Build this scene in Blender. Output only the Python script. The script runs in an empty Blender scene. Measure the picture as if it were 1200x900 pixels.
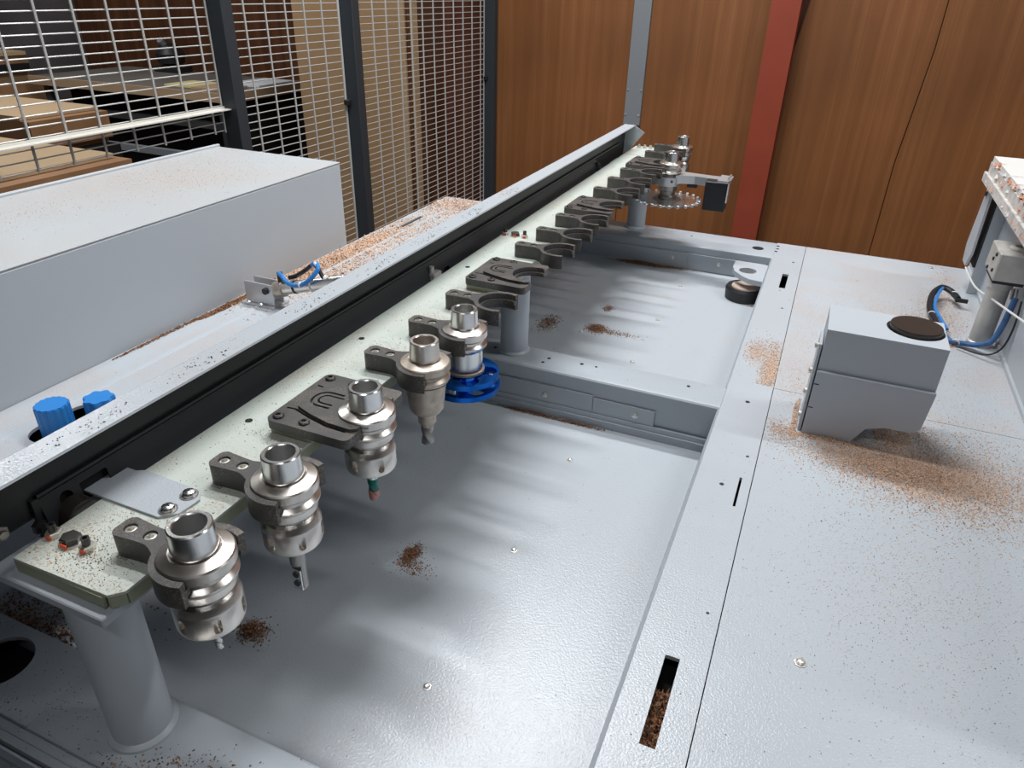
import bpy, bmesh, math, random
import numpy as np
from mathutils import Vector, Matrix
from mathutils.geometry import tessellate_polygon
random.seed(7); rng=np.random.default_rng(7)
S=0.001
COL=bpy.context.scene.collection
PI=math.pi

# ------------------------------------------------------------------ materials
def newmat(name):
    m=bpy.data.materials.new(name); m.use_nodes=True
    nt=m.node_tree; b=nt.nodes['Principled BSDF']
    return m,nt,b
def N(nt,t,**k):
    n=nt.nodes.new(t)
    for a,v in k.items(): setattr(n,a,v)
    return n
def setin(n,**k):
    for a,v in k.items(): n.inputs[a.replace('_',' ')].default_value=v
def simple(name,c,rough=.5,metal=0.0,bump=0,bscale=300,spec=None,var=0,vscale=20,coat=0):
    m,nt,b=newmat(name)
    b.inputs['Base Color'].default_value=(*c,1); b.inputs['Roughness'].default_value=rough; b.inputs['Metallic'].default_value=metal
    if spec is not None: b.inputs['Specular IOR Level'].default_value=spec
    if coat: b.inputs['Coat Weight'].default_value=coat
    tc=N(nt,'ShaderNodeTexCoord')
    if bump:
        n=N(nt,'ShaderNodeTexNoise'); n.inputs['Scale'].default_value=bscale; n.inputs['Detail'].default_value=2
        nt.links.new(tc.outputs['Object'],n.inputs['Vector'])
        bp=N(nt,'ShaderNodeBump'); bp.inputs['Strength'].default_value=bump; bp.inputs['Distance'].default_value=.001
        nt.links.new(n.outputs['Fac'],bp.inputs['Height']); nt.links.new(bp.outputs['Normal'],b.inputs['Normal'])
    if var:
        n=N(nt,'ShaderNodeTexNoise'); n.inputs['Scale'].default_value=vscale; n.inputs['Detail'].default_value=6
        nt.links.new(tc.outputs['Object'],n.inputs['Vector'])
        r=N(nt,'ShaderNodeValToRGB'); e=r.color_ramp.elements
        e[0].position=.3; e[1].position=.7
        e[0].color=(*[x*(1-var) for x in c],1); e[1].color=(*[min(1,x*(1+var)) for x in c],1)
        nt.links.new(n.outputs['Fac'],r.inputs['Fac']); nt.links.new(r.outputs['Color'],b.inputs['Base Color'])
    return m
def dusty(name,c,rough,bump,bscale,dust=(.50,.33,.22),lo=.60,hi=.75,metal=0.0,big=6.0,amount=.8,gscale=500,glo=.5,ghi=.62):
    """painted metal with fine sawdust grains gathered in patches"""
    m,nt,b=newmat(name); L=nt.links.new
    b.inputs['Roughness'].default_value=rough; b.inputs['Metallic'].default_value=metal
    tc=N(nt,'ShaderNodeTexCoord')
    n=N(nt,'ShaderNodeTexNoise'); setin(n,Scale=bscale,Detail=1.5); L(tc.outputs['Object'],n.inputs['Vector'])
    bp=N(nt,'ShaderNodeBump'); bp.inputs['Strength'].default_value=bump; bp.inputs['Distance'].default_value=.001
    L(n.outputs['Fac'],bp.inputs['Height']); L(bp.outputs['Normal'],b.inputs['Normal'])
    g=N(nt,'ShaderNodeTexNoise'); setin(g,Scale=gscale,Detail=2); L(tc.outputs['Object'],g.inputs['Vector'])
    gr=N(nt,'ShaderNodeMapRange'); L(g.outputs['Fac'],gr.inputs['Value']); setin(gr,From_Min=glo,From_Max=ghi)
    p=N(nt,'ShaderNodeTexNoise'); setin(p,Scale=big,Detail=3); L(tc.outputs['Object'],p.inputs['Vector'])
    pr=N(nt,'ShaderNodeMapRange'); L(p.outputs['Fac'],pr.inputs['Value']); setin(pr,From_Min=lo,From_Max=hi,To_Max=amount)
    mu=N(nt,'ShaderNodeMath',operation='MULTIPLY'); L(gr.outputs[0],mu.inputs[0]); L(pr.outputs[0],mu.inputs[1])
    mx=N(nt,'ShaderNodeMix',data_type='RGBA'); L(mu.outputs[0],mx.inputs[0])
    mx.inputs[6].default_value=(*c,1); mx.inputs[7].default_value=(*dust,1); L(mx.outputs[2],b.inputs['Base Color'])
    return m
PAINT=(.465,.50,.535)
M={}
M['paint']=dusty('grey_paint',PAINT,.27,.42,430,lo=.62,hi=.8,amount=.5)
M['paint_dusty']=dusty('dusty_grey_paint',PAINT,.36,.25,430,lo=.40,hi=.62,amount=.75,big=9)
M['paint_smooth']=simple('smooth_grey_paint',(.46,.495,.535),.42,bump=.05,bscale=500)
M['cab']=simple('cabinet_paint',(.47,.50,.53),.5,bump=.05,bscale=500)
M['cab_top']=dusty('dusty_cabinet_paint',(.45,.48,.50),.5,.05,500,lo=.36,hi=.62,amount=.62,big=2.6,glo=.4,ghi=.7)
M['box']=simple('box_paint',(.44,.465,.51),.5,bump=.08,bscale=700)
M['zinc']=dusty('zinc_plate',(.55,.60,.55),.38,.08,300,dust=(.50,.36,.25),lo=.42,hi=.66,metal=.0,big=14,amount=.8,gscale=420,glo=.50,ghi=.60)
M['zinc_edge']=simple('zinc_edge',(.36,.38,.27),.45,metal=.3)
M['anth']=simple('anthracite_paint',(.020,.022,.025),.42,bump=.05,bscale=500,spec=.35)
M['anth2']=simple('anthracite_post',(.035,.042,.05),.45)
M['black']=simple('black_void',(.006,.006,.006),.8)
M['rubber']=simple('black_rubber',(.015,.015,.016),.5)
M['clip']=dusty('clip_plastic',(.062,.059,.056),.42,.25,900,dust=(.40,.32,.25),lo=.42,hi=.66,amount=.42,big=30,gscale=700,glo=.48,ghi=.62)
M['steel']=simple('turned_steel',(.76,.71,.66),.30,1.0,var=.12,vscale=40)
M['steel_b']=simple('bright_steel',(.82,.82,.81),.24,1.0)
M['steel_d']=simple('dusty_steel',(.52,.45,.38),.42,.75,var=.2,vscale=90)
M['steel_r']=simple('dull_steel',(.40,.38,.36),.35,1.0,bump=.3,bscale=300)
M['oxide']=simple('dark_oxide_steel',(.09,.085,.08),.4,.8)
M['alu']=simple('cast_aluminium',(.60,.61,.62),.38,.7,bump=.1,bscale=300)
M['alu_d']=simple('weathered_aluminium',(.55,.53,.50),.5,.35,bump=.2,bscale=300,var=.15,vscale=30)
M['blue']=simple('blue_anodised',(.01,.15,.62),.24,.9)
M['blue_p']=simple('blue_plastic',(.02,.22,.62),.4)
M['hose']=simple('blue_hose',(.03,.22,.60),.35)
M['hose_d']=simple('dusty_blue_hose',(.05,.13,.30),.5,var=.3,vscale=50)
M['hose_b']=simple('black_hose',(.012,.014,.02),.4)
M['tie']=simple('white_cable_tie',(.75,.75,.73),.4)
M['orange']=simple('orange_marking_paint',(.75,.10,.03),.5)
M['screw_w']=simple('zinc_screw',(.70,.68,.62),.35,.8)
M['disc']=simple('brown_disc',(.04,.032,.028),.3,.2,bump=.15,bscale=400)
M['mesh']=simple('galvanised_wire',(.60,.59,.57),.4,.3)
M['bar']=simple('cream_bar',(.70,.68,.62),.4)
M['red']=simple('red_oxide_paint',(.30,.052,.024),.55,var=.12,vscale=4)
M['stud']=simple('grey_steel_stud',(.27,.29,.31),.5,.2)
M['chipbody']=simple('white_laminate',(.72,.72,.70),.4)
M['tray_edge']=simple('chipped_edge',(.58,.55,.52),.6,bump=.8,bscale=60,var=.25,vscale=60)
M['pink']=simple('pink_splinter',(.62,.28,.17),.7)
M['disc_p']=simple('dusty_foot',(.55,.42,.34),.6)
M['green']=simple('green_coating',(.02,.20,.17),.3,.5)
M['pinkbit']=simple('copper_coating',(.45,.22,.18),.3,.6)
M['concrete']=simple('concrete',(.09,.085,.08),.8,var=.2,vscale=3)
M['ceiling']=simple('pale_ceiling',(.22,.22,.21),.8)
M['greywall']=simple('grey_sheeting',(.13,.12,.125),.55,bump=.6,bscale=6,var=.5,vscale=1.6)
M['sidewall']=simple('workshop_wall',(.16,.155,.15),.8)
M['tan']=simple('tan_board',(.44,.28,.145),.6,var=.08,vscale=3)
M['tan_edge']=simple('tan_board_edge',(.52,.37,.22),.6)
M['paper']=simple('paper',(.75,.78,.80),.6)
M['yellow']=simple('yellow_paper',(.72,.62,.30),.6)
M['tabletop']=simple('grey_worktop',(.16,.145,.13),.6,var=.2,vscale=4)
M['tableedge']=simple('worktop_edge',(.46,.31,.19),.6)
M['stacktop']=simple('board_stack',(.36,.19,.09),.6,var=.2,vscale=5)
M['bevelpaint']=simple('beam_paint',(.42,.46,.50),.34,bump=.1,bscale=430)

def wood(name,c1,c2,c3,sx=26.):
    m,nt,b=newmat(name); L=nt.links.new
    b.inputs['Roughness'].default_value=.5
    tc=N(nt,'ShaderNodeTexCoord'); mp=N(nt,'ShaderNodeMapping'); mp.inputs['Scale'].default_value=(sx,sx,.55)
    L(tc.outputs['Object'],mp.inputs['Vector'])
    n=N(nt,'ShaderNodeTexNoise'); setin(n,Scale=1.0,Detail=5,Roughness=.65,Distortion=.4); L(mp.outputs[0],n.inputs['Vector'])
    r=N(nt,'ShaderNodeValToRGB'); e=r.color_ramp.elements
    e[0].position=.30; e[0].color=(*c1,1); e[1].position=.52; e[1].color=(*c2,1)
    x=r.color_ramp.elements.new(.72); x.color=(*c3,1)
    L(n.outputs['Fac'],r.inputs['Fac'])
    n2=N(nt,'ShaderNodeTexNoise'); setin(n2,Scale=1.3,Detail=3); L(tc.outputs['Object'],n2.inputs['Vector'])
    r2=N(nt,'ShaderNodeMapRange'); L(n2.outputs['Fac'],r2.inputs['Value']); setin(r2,From_Min=.3,From_Max=.7,To_Min=.72,To_Max=1.15)
    mx=N(nt,'ShaderNodeMix',data_type='RGBA',blend_type='MULTIPLY'); mx.inputs[0].default_value=1
    L(r.outputs['Color'],mx.inputs[6]); L(r2.outputs[0],mx.inputs[7]); L(mx.outputs[2],b.inputs['Base Color'])
    return m
M['wood']=wood('brown_plywood',(.21,.078,.024),(.265,.10,.032),(.33,.135,.048))
M['wood_r']=wood('red_brown_boards',(.11,.038,.022),(.16,.058,.034),(.21,.085,.05),8.)
M['wood_c']=wood('brown_curtain_board',(.09,.032,.012),(.16,.06,.024),(.22,.09,.038),14.)
def chipmat(name,cols):
    m,nt,b=newmat(name); L=nt.links.new; b.inputs['Roughness'].default_value=.8
    g=N(nt,'ShaderNodeNewGeometry'); r=N(nt,'ShaderNodeValToRGB'); r.color_ramp.interpolation='CONSTANT'
    e=r.color_ramp.elements
    for i,c in enumerate(cols):
        p=i/len(cols)
        if i==0: el=e[0]; el.position=0
        elif i==1: el=e[1]; el.position=p
        else: el=r.color_ramp.elements.new(p)
        el.color=(*c,1)
    L(g.outputs['Random Per Island'],r.inputs['Fac']); L(r.outputs['Color'],b.inputs['Base Color'])
    return m
M['chips']=chipmat('wood_chips',[(.74,.50,.36),(.66,.42,.28),(.78,.60,.46),(.52,.33,.22),(.70,.46,.31),(.30,.17,.11),(.76,.58,.45)])
M['chips_dk']=chipmat('brown_chips',[(.40,.20,.10),(.28,.13,.06),(.20,.085,.04),(.34,.17,.09),(.07,.035,.02)])
M['specks']=chipmat('dark_specks',[(.03,.022,.018),(.05,.03,.02),(.02,.015,.012),(.12,.065,.04)])

# ------------------------------------------------------------------ mesh builder (millimetres)
class MB:
    def __init__(s): s.v=[]; s.f=[]; s.mi=[]; s.cur=0
    def add(s,vs,fs):
        o=len(s.v); s.v+= [tuple(v) for v in vs]; s.f+=[tuple(i+o for i in f) for f in fs]; s.mi+=[s.cur]*len(fs); return s
    def box(s,x0,x1,y0,y1,z0,z1,bev=0):
        if bev:
            b=bev; vs=[];
            # chamfered box via convex hull of 24 points
            bm=bmesh.new()
            for X,sx in ((x0,1),(x1,-1)):
                for Y,sy in ((y0,1),(y1,-1)):
                    for Z,sz in ((z0,1),(z1,-1)):
                        bm.verts.new((X,Y+sy*b,Z+sz*b)); bm.verts.new((X+sx*b,Y,Z+sz*b)); bm.verts.new((X+sx*b,Y+sy*b,Z))
            bmesh.ops.convex_hull(bm,input=bm.verts); bmesh.ops.dissolve_limit(bm,angle_limit=.01,verts=bm.verts,edges=bm.edges)
            bm.verts.index_update(); s.add([v.co[:] for v in bm.verts],[[v.index for v in f.verts] for f in bm.faces]); bm.free(); return s
        return s.add([(x0,y0,z0),(x1,y0,z0),(x1,y1,z0),(x0,y1,z0),(x0,y0,z1),(x1,y0,z1),(x1,y1,z1),(x0,y1,z1)],
            [(0,3,2,1),(4,5,6,7),(0,1,5,4),(1,2,6,5),(2,3,7,6),(3,0,4,7)])
    def lathe(s,prof,c=(0,0,0),seg=48,axis=None,closed=False):
        """prof: (r,z) list; axis direction vector"""
        vs=[];fs=[];n=len(prof)
        for r,z in prof:
            for k in range(seg):
                a=2*PI*k/seg; vs.append((r*math.cos(a),r*math.sin(a),z))
        for i in range(n-1):
            for k in range(seg):
                k2=(k+1)%seg; fs.append((i*seg+k,i*seg+k2,(i+1)*seg+k2,(i+1)*seg+k))
        if not closed:
            fs.append(tuple(range(seg))[::-1]); fs.append(tuple(range((n-1)*seg,n*seg)))
        if axis is not None:
            q=Vector((0,0,1)).rotation_difference(Vector(axis).normalized()); vs=[tuple(q@Vector(v)) for v in vs]
        vs=[(v[0]+c[0],v[1]+c[1],v[2]+c[2]) for v in vs]
        return s.add(vs,fs)
    def cyl(s,p0,p1,r,seg=24,r2=None):
        d=Vector(p1)-Vector(p0); return s.lathe([(r,0),(r if r2 is None else r2,d.length)],p0,seg,d)
    def tube(s,pts,r,seg=8,smooth=4):
        P=[Vector(p) for p in pts]
        if smooth and len(P)>2:
            Q=[]
            for i in range(len(P)-1):
                a=P[max(i-1,0)];b=P[i];c=P[i+1];d=P[min(i+2,len(P)-1)]
                for k in range(smooth):
                    t=k/smooth; Q.append(.5*((2*b)+(c-a)*t+(2*a-5*b+4*c-d)*t*t+(3*b-a-3*c+d)*t**3))
            Q.append(P[-1]); P=Q
        vs=[];fs=[]; up=None
        for i,p in enumerate(P):
            t=(P[min(i+1,len(P)-1)]-P[max(i-1,0)]).normalized()
            if up is None:
                up=Vector((0,0,1)) if abs(t.z)<.9 else Vector((1,0,0))
            n=(up-t*up.dot(t)).normalized(); up=n; b=t.cross(n)
            for k in range(seg):
                a=2*PI*k/seg; vs.append(p+n*r*math.cos(a)+b*r*math.sin(a))
        for i in range(len(P)-1):
            for k in range(seg): k2=(k+1)%seg; fs.append((i*seg+k,i*seg+k2,(i+1)*seg+k2,(i+1)*seg+k))
        fs.append(tuple(range(seg))[::-1]); fs.append(tuple(range((len(P)-1)*seg,len(P)*seg)))
        return s.add([tuple(v) for v in vs],fs)
    def plate(s,outer,holes,z0,z1,T=None):
        loops=[outer]+list(holes)
        tri=tessellate_polygon([[Vector((x,y,0)) for x,y in l] for l in loops])
        flat=[p for l in loops for p in l]; n=len(flat)
        vs=[(x,y,z1) for x,y in flat]+[(x,y,z0) for x,y in flat]
        fs=[]
        for t in tri:
            a,b,c=[Vector((*flat[i],0)) for i in t]
            if (b-a).cross(c-a).z<0: t=(t[0],t[2],t[1])
            fs.append(tuple(t)); fs.append(tuple(i+n for i in (t[0],t[2],t[1])))
        o=0
        for li,l in enumerate(loops):
            m=len(l); area=sum(l[i][0]*l[(i+1)%m][1]-l[(i+1)%m][0]*l[i][1] for i in range(m))
            ccw=area>0
            for i in range(m):
                j=(i+1)%m; q=(o+i,o+i+n,o+j+n,o+j)
                if ccw!=(li==0): q=q[::-1]
                fs.append(q)
            o+=m
        if T: vs=[tuple(T(Vector(v))) for v in vs]
        return s.add(vs,fs)
    def prism(s,prof,a0,a1,axis='y'):
        """profile extruded; axis y: prof=(x,z); axis x: prof=(y,z)"""
        if axis=='y': return s.plate(prof,[],a0,a1,T=lambda v:Vector((v.x,v.z,v.y)))
        return s.plate(prof,[],a0,a1,T=lambda v:Vector((v.z,v.x,v.y)))
    def build(s,name,mat,parent=None,origin=(0,0,0),sharp=22,fix=True):
        me=bpy.data.meshes.new(name)
        o=origin
        me.from_pydata([((v[0]-o[0])*S,(v[1]-o[1])*S,(v[2]-o[2])*S) for v in s.v],[],s.f)
        if fix:
            bm=bmesh.new(); bm.from_mesh(me); bmesh.ops.recalc_face_normals(bm,faces=bm.faces); bm.to_mesh(me); bm.free()
        mats=mat if isinstance(mat,(list,tuple)) else [mat]
        for m in mats: me.materials.append(M[m] if isinstance(m,str) else m)
        if len(mats)>1: me.polygons.foreach_set('material_index',s.mi)
        me.shade_smooth(); me.set_sharp_from_angle(angle=math.radians(sharp))
        ob=bpy.data.objects.new(name,me); COL.objects.link(ob)
        if parent is not None: ob.parent=parent
        else: ob.location=(o[0]*S,o[1]*S,o[2]*S)
        return ob
def tag(o,label,cat,group=None,kind=None):
    if label: o['label']=label
    if cat: o['category']=cat
    if group: o['group']=group
    if kind: o['kind']=kind
    return o
def root(name,loc,label,cat,group=None):
    o=bpy.data.objects.new(name,None); o.empty_display_size=.02; COL.objects.link(o); o.location=[c*S for c in loc]
    return tag(o,label,cat,group)
def struct(o): o['kind']='structure'; return o
def copy_tree(r,loc,label=None,group=None):
    c=r.copy(); COL.objects.link(c); c.location=[x*S for x in loc]
    if label: c['label']=label
    if group: c['group']=group
    for ch in list(r.children):
        d=ch.copy(); COL.objects.link(d); d.parent=c
        for g in list(ch.children):
            e=g.copy(); COL.objects.link(e); e.parent=d
    return c
def circ(cx,cy,r,n=24,a0=0,a1=2*PI):
    return [(cx+r*math.cos(a0+(a1-a0)*k/n),cy+r*math.sin(a0+(a1-a0)*k/n)) for k in range(n)]
def arc(cx,cy,r,a0,a1,n=12):
    return [(cx+r*math.cos(math.radians(a0+(a1-a0)*k/n)),cy+r*math.sin(math.radians(a0+(a1-a0)*k/n))) for k in range(n+1)]
def rect(x0,x1,y0,y1): return [(x0,y0),(x1,y0),(x1,y1),(x0,y1)]
def rrect(x0,x1,y0,y1,r,n=5):
    return arc(x1-r,y1-r,r,0,90,n)+arc(x0+r,y1-r,r,90,180,n)+arc(x0+r,y0+r,r,180,270,n)+arc(x1-r,y0+r,r,270,360,n)

# ------------------------------------------------------------------ room
FZ=-900; CZ=2450
struct(MB().box(-6100,3200,-3600,5000,FZ-60,FZ).build('floor','concrete'))
struct(MB().box(-6100,3200,-3600,5000,CZ,CZ+60).build('ceiling','ceiling'))
struct(MB().box(-6100,-1990,4800,4860,FZ,CZ).build('wall_back_left','wood_c'))
struct(MB().box(-2090,3200,3870,3930,FZ,CZ).build('wall_back','wood_r'))
struct(MB().box(-2090,-2040,3930,4800,FZ,CZ).build('wall_recess','wood_r'))
struct(MB().box(-6160,-6100,-3600,5000,FZ,CZ).build('wall_left','greywall'))
struct(MB().box(3200,3260,-3600,3930,FZ,CZ).build('wall_right','sidewall'))
struct(MB().box(-6160,3260,-3660,-3600,FZ,CZ).build('wall_front','sidewall'))
# plywood sheets on the back wall
def sheet(outline,label,y0=3846,y1=3869):
    o=MB().prism(outline,y0,y1,'y').build('plywood_sheet','wood',origin=(outline[0][0],y1,FZ))
    tag(o,label,'plywood sheet','brown plywood sheets lining the back wall')
sheet([(-1790,FZ),(-1012,FZ),(-1012,CZ),(-1790,CZ)],'brown plywood sheet between the last fence post and the grey steel stud')
sheet([(-1008,FZ),(-300,FZ),(-300,CZ),(-1008,CZ)],'brown plywood sheet between the grey steel stud and the red column')
sheet([(-296,FZ),(288,FZ),(292,-80),(326,400),(334,CZ),(-215,CZ),(-215,575),(-244,370),(-296,200)],'brown plywood sheet immediately right of the red column, cracked along its right edge')
sheet([(291,FZ),(1500,FZ),(1500,CZ),(338,CZ),(330,400),(296,-80)],'brown plywood sheet at the far right behind the grey machine')
sheet([(1504,FZ),(2700,FZ),(2700,CZ),(1504,CZ)],'outermost brown plywood sheet on the right of the back wall')
st=root('steel_stud',(-967,3820,FZ),'grey steel stud fixed upright to the brown plywood wall','steel stud')
b=MB().box(-1010,-925,3822,3845,-17,CZ); b.build('stud_face','stud',st,(-967,3820,FZ))
for z in (150,30):
    for x in (-1002,-933): MB().lathe([(5,0),(5,2),(3,4)],(x,3822,z),10,(0,-1,0)).build('screw','screw_w',st,(-967,3820,FZ))
rc=MB(); rc.box(-365,-242,3700,3712,FZ,CZ); rc.box(-309,-297,3712,3790,FZ,CZ); rc.box(-365,-242,3790,3802,FZ,CZ)
tag(rc.build('steel_column','red',origin=(-303,3750,FZ)),'red painted steel column in front of the plywood wall','column')

# ------------------------------------------------------------------ fence
FX=-1795
def mesh_fence(y0,y1,z0,z1,label,phase,bar=None):
    r=root('wire_fence',(FX,(y0+y1)/2,z0),label,'fence','welded mesh fence panels')
    g=MB(); O=(FX,(y0+y1)/2,z0)
    y=phase
    while y<y1:
        if y>y0: g.cyl((FX+5,y,z0-2),(FX+5,y,z1),3.4,6)
        y+=100
    g.cyl((FX+5,y1-6,z0-2),(FX+5,y1-6,z1),3.2,6)
    z=z0+3
    while z<z1:
        g.cyl((FX,y0,z),(FX,y1,z),1.9,5); z+=25
    g.build('wire_mesh','mesh',r,O)
    if bar is not None:
        MB().prism([(FX+8,bar),(FX+38,bar),(FX+38,bar+3),(FX+11,bar+3),(FX+11,bar+9),(FX+8,bar+9)],y0,y1+24,'y').build('angle_bar','bar',r,O)
    return r
def fpost(y,zb,label):
    o=MB().box(FX,FX+60,y,y+46,FZ,CZ,bev=2).build('fence_post','anth2',origin=(FX+30,y+23,FZ))
    tag(o,label,'fence post','anthracite fence posts')
mesh_fence(640,1848,168,1500,'nearest mesh fence panel, with a cream angle bar across its lower part',1298-600,bar=236)
mesh_fence(1895,2513,-850,1500,'middle mesh fence panel, between the two anthracite posts beside the grey cabinet',2002-100)
mesh_fence(2562,3780,-850,1500,'far mesh fence panel in front of the tan boards',2732-100)
fpost(1848,0,'anthracite fence post rising behind the grey cabinet')
fpost(2515,0,'anthracite fence post just past the end of the grey cabinet')
fpost(3782,0,'anthracite fence post touching the plywood wall')
for i,(y,z) in enumerate(((2500,173),(3778,150))):
    o=MB().box(FX+8,FX+26,y-14,y+14,z,z+20,bev=2).build('mesh_clamp','rubber',origin=(FX+17,y,z))
    tag(o,['small black clamp on the fence post past the cabinet','small black clamp on the fence post at the plywood wall'][i],'clamp')

# ------------------------------------------------------------------ things beyond the fence
tb=root('leaning_boards',(-2250,3450,FZ),'tan boards standing upright behind the far fence panel','board stack')
O=(-2250,3450,FZ)
MB().box(-2720,-2075,3400,3420,FZ,1700).build('front_board','tan',tb,O)
for k,(x,w) in enumerate(((-2070,26),(-2040,14),(-2022,16))):
    MB().box(x,x+w,3395+8*k,3440+10*k,FZ,1700).build('board_edge','tan_edge' if k!=1 else 'wood_c',tb,O)
wb=root('work_table',(-4300,3850,FZ),'dark worktop table with a pale wooden edge beyond the fence','table'); O=(-4300,3850,FZ)
MB().box(-5000,-3330,3480,4250,-22,0).build('tabletop','tabletop',wb,O)
MB().box(-5010,-3325,3460,3480,-50,2).build('front_edge','tableedge',wb,O)
MB().box(-3330,-3310,3460,4250,-50,2).build('end_edge','tableedge',wb,O)
MB().box(-4950,-3400,3700,4200,FZ+4,-60).build('table_shade_block','black',wb,O)  # black block put in for the shade under the tabletop
for x in (-4900,-3400):
    for y in (3520,4190): MB().box(x-25,x+25,y-25,y+25,FZ,-22).build('leg','anth2',wb,O)
for i,(z,y) in enumerate(((-230,3560),(-420,3500))):
    MB().box(-4800,-3420,y,y+40,z,z+40).build('rail','stud',wb,O)
tag(MB().box(-3620,-3360,3800,4150,2,14).build('paper_stack','paper',origin=(-3500,3950,2)),'white papers at the right end of the work table','paper')
tag(MB().box(-3900,-3640,3560,3800,2,12).build('paper_stack','yellow',origin=(-3700,3650,2)),'yellow papers near the front of the work table','paper')
tag(MB().box(-3640,-3400,3520,3740,2,16).build('wood_offcut','tableedge',origin=(-3520,3600,2)),'flat pale wood offcut in front of the white papers','offcut')
mc=root('bench_machine',(-4450,4500,0),'black bench machine on the work table by the brown wall','machine'); O=(-4450,4500,0)
MB().box(-4560,-4330,4100,4240,0,40,bev=5).build('base','rubber',mc,O)
MB().lathe([(30,0),(90,20),(100,80),(70,130),(20,150)],(-4450,4170,40),20).build('body','rubber',mc,O)
MB().cyl((-4450,4170,130),(-4450,4100,210),22,12).build('arm','stud',mc,O)
def stack(name,x0,x1,y0,y1,zs,mats,label,seed):
    r=root(name,((x0+x1)/2,(y0+y1)/2,FZ),label,'board stack'); O=((x0+x1)/2,(y0+y1)/2,FZ); rr=random.Random(seed)
    for i in range(len(zs)-1):
        j=rr.uniform(-70,60)
        MB().box(x0,x1+j,y0+rr.uniform(-20,20),y1+rr.uniform(-20,20),zs[i]+2,zs[i+1]).build('board',mats[i%len(mats)],r,O)
stack('timber_stack',-4700,-3500,2350,2790,[FZ,-500,-380,-330,-260,-180,-150,-20,0],['wood_c','tan_edge','stacktop','stacktop','black','stacktop','stacktop','tan_edge'],'brown timber stack beyond the fence, nearer the wall of grey sheeting',3)
stack('timber_stack',-5900,-5150,2900,3600,[FZ,-200,-60,20,60,110,135],['wood_c','stacktop','tan_edge','black','stacktop','tan_edge'],'taller pile of thin boards behind the brown timber stack',5)
stack('timber_stack',-3500,-2650,1500,2150,[FZ,-400,-250,-190,-140,-60,-40],['wood_c','stacktop','tan_edge','stacktop','stacktop','tan_edge'],'low timber stack right behind the grey cabinet',9)

# ------------------------------------------------------------------ grey cabinet outside the deck
cb=root('machine_cabinet',(-1290,500,FZ),'long light grey sheet metal cabinet standing in front of the fence','cabinet'); O=(-1290,500,FZ)
MB().box(-1488,-1101,-500,1495,FZ,206,bev=3).build('housing','cab',cb,O)
MB().box(-1488,-1101,-500,1495,206.1,209,bev=1).build('top_sheet','cab_top',cb,O)
MB().box(-1494,-1484,-500,1500,196,215,bev=2).build('rear_lip','cab',cb,O)

# ------------------------------------------------------------------ machine bed
BO=(-350,900,-200)
bed=root('machine_bed',BO,'light grey painted steel machine bed with two sunken bays and slotted rail','machine bed')
def part(mb,name,mat,**k): return mb.build(name,mat,bed,BO,**k)
holes=[rect(-44,-29,427,536),rect(-39,-25,1687,1789),rect(-17,-13.5,815,885)]
for x,y,r in ((-38,858,3.4),(-35,1109,4),(-14,943,2.6),(-14,611,2),(-35,1750-80,2)): holes.append(circ(x,y,r,12))
part(MB().plate(rect(-74,-.6,-500,2040),holes,-5,0),'slotted_rail','paint')
sb=MB(); sb.box(-72,-1,-500,2036,-60,-32); part(sb,'slot_shade_block','black')  # black block standing in for the unlit void below the slots
part(MB().prism([(-74.1,-.2),(-74.1,-100),(-88,-100),(-90,-88),(-78,-5)],-500,1068,'y'),'bay_side_wall','bevelpaint')
part(MB().prism([(-74.1,-.2),(-74.1,-80),(-84,-80),(-85,-66),(-78,-5)],1145,1908,'y'),'bay_side_wall','bevelpaint')
part(MB().box(.6,383,-500,1176.4,-5,0),'right_deck_plate','paint')
part(MB().box(.6,383,1177.6,2040,-5,0),'right_deck_plate','paint_dusty')
part(MB().box(-.3,383,-500,2030,-30,-6),'deck_shade_block','black')  # black filler under the plates, stands for the dark void below
def beam_prof(y0,y1,zb,r=7):
    return [(y0+2,zb),(y0,-r)]+[(y0+r-r*math.cos(math.radians(a)),-r+r*math.sin(math.radians(a))) for a in (30,60,90)]+[(y1-r+r*math.sin(math.radians(a)),-r+r*math.cos(math.radians(a))) for a in (0,30,60,90)]+[(y1,zb)]
for y0,y1,zb,nm in ((1068,1146,-66,'cross_beam'),(1908,2041,-66,'cross_beam'),(212,292,-92,'cross_beam')):
    part(MB().prism(beam_prof(y0,y1,zb),-560 if y0<300 else -833,-74.3,'x'),nm,'bevelpaint')
# lower faces of the cross beams
g=MB(); g.box(-834,-86,1062,1067.9,-76,-64); g.box(-834,-88,1058,1062,-92,-73); g.box(-834,-289.5,1065,1067.5,-70,-30); g.box(-288.5,-178,1065,1067.5,-66,-34)
part(g,'beam_lower_panel','bevelpaint')
g=MB(); g.box(-834,-86,1903,1906,-70,-22); g.box(-400,-290,1901,1904,-64,-22); g.box(-288,-160,1901,1904,-64,-22)
part(g,'beam_lower_panel','bevelpaint')
part(MB().box(-835,-82,292,1066,-98,-87),'bay_floor_near','paint')
part(MB().box(-835,-82,1146,1908,-80,-66),'bay_floor_far','paint')
part(MB().box(-841,-835,292,1908,-98,0),'bay_left_wall','bevelpaint')
part(MB().box(-1100,-560,286,292,-92,-5),'near_beam_face','bevelpaint')
lh=[rect(-1063,-1050,1690,1810),circ(-968,556,34,24),circ(-655,248,30,28),circ(-940,612,26,20)]
lh=[rect(-1064,-1051,1690,1808),rrect(-1010,-903,528,645,30),circ(-650,250,31,28)]
part(MB().plate(rect(-1100,-833,292,2041),[lh[0],lh[1]],-5,0),'left_deck_plate','paint_dusty')
part(MB().plate(rect(-1100,-560,212,292.01),[lh[2]],-5,0),'near_deck_plate','paint')
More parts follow.
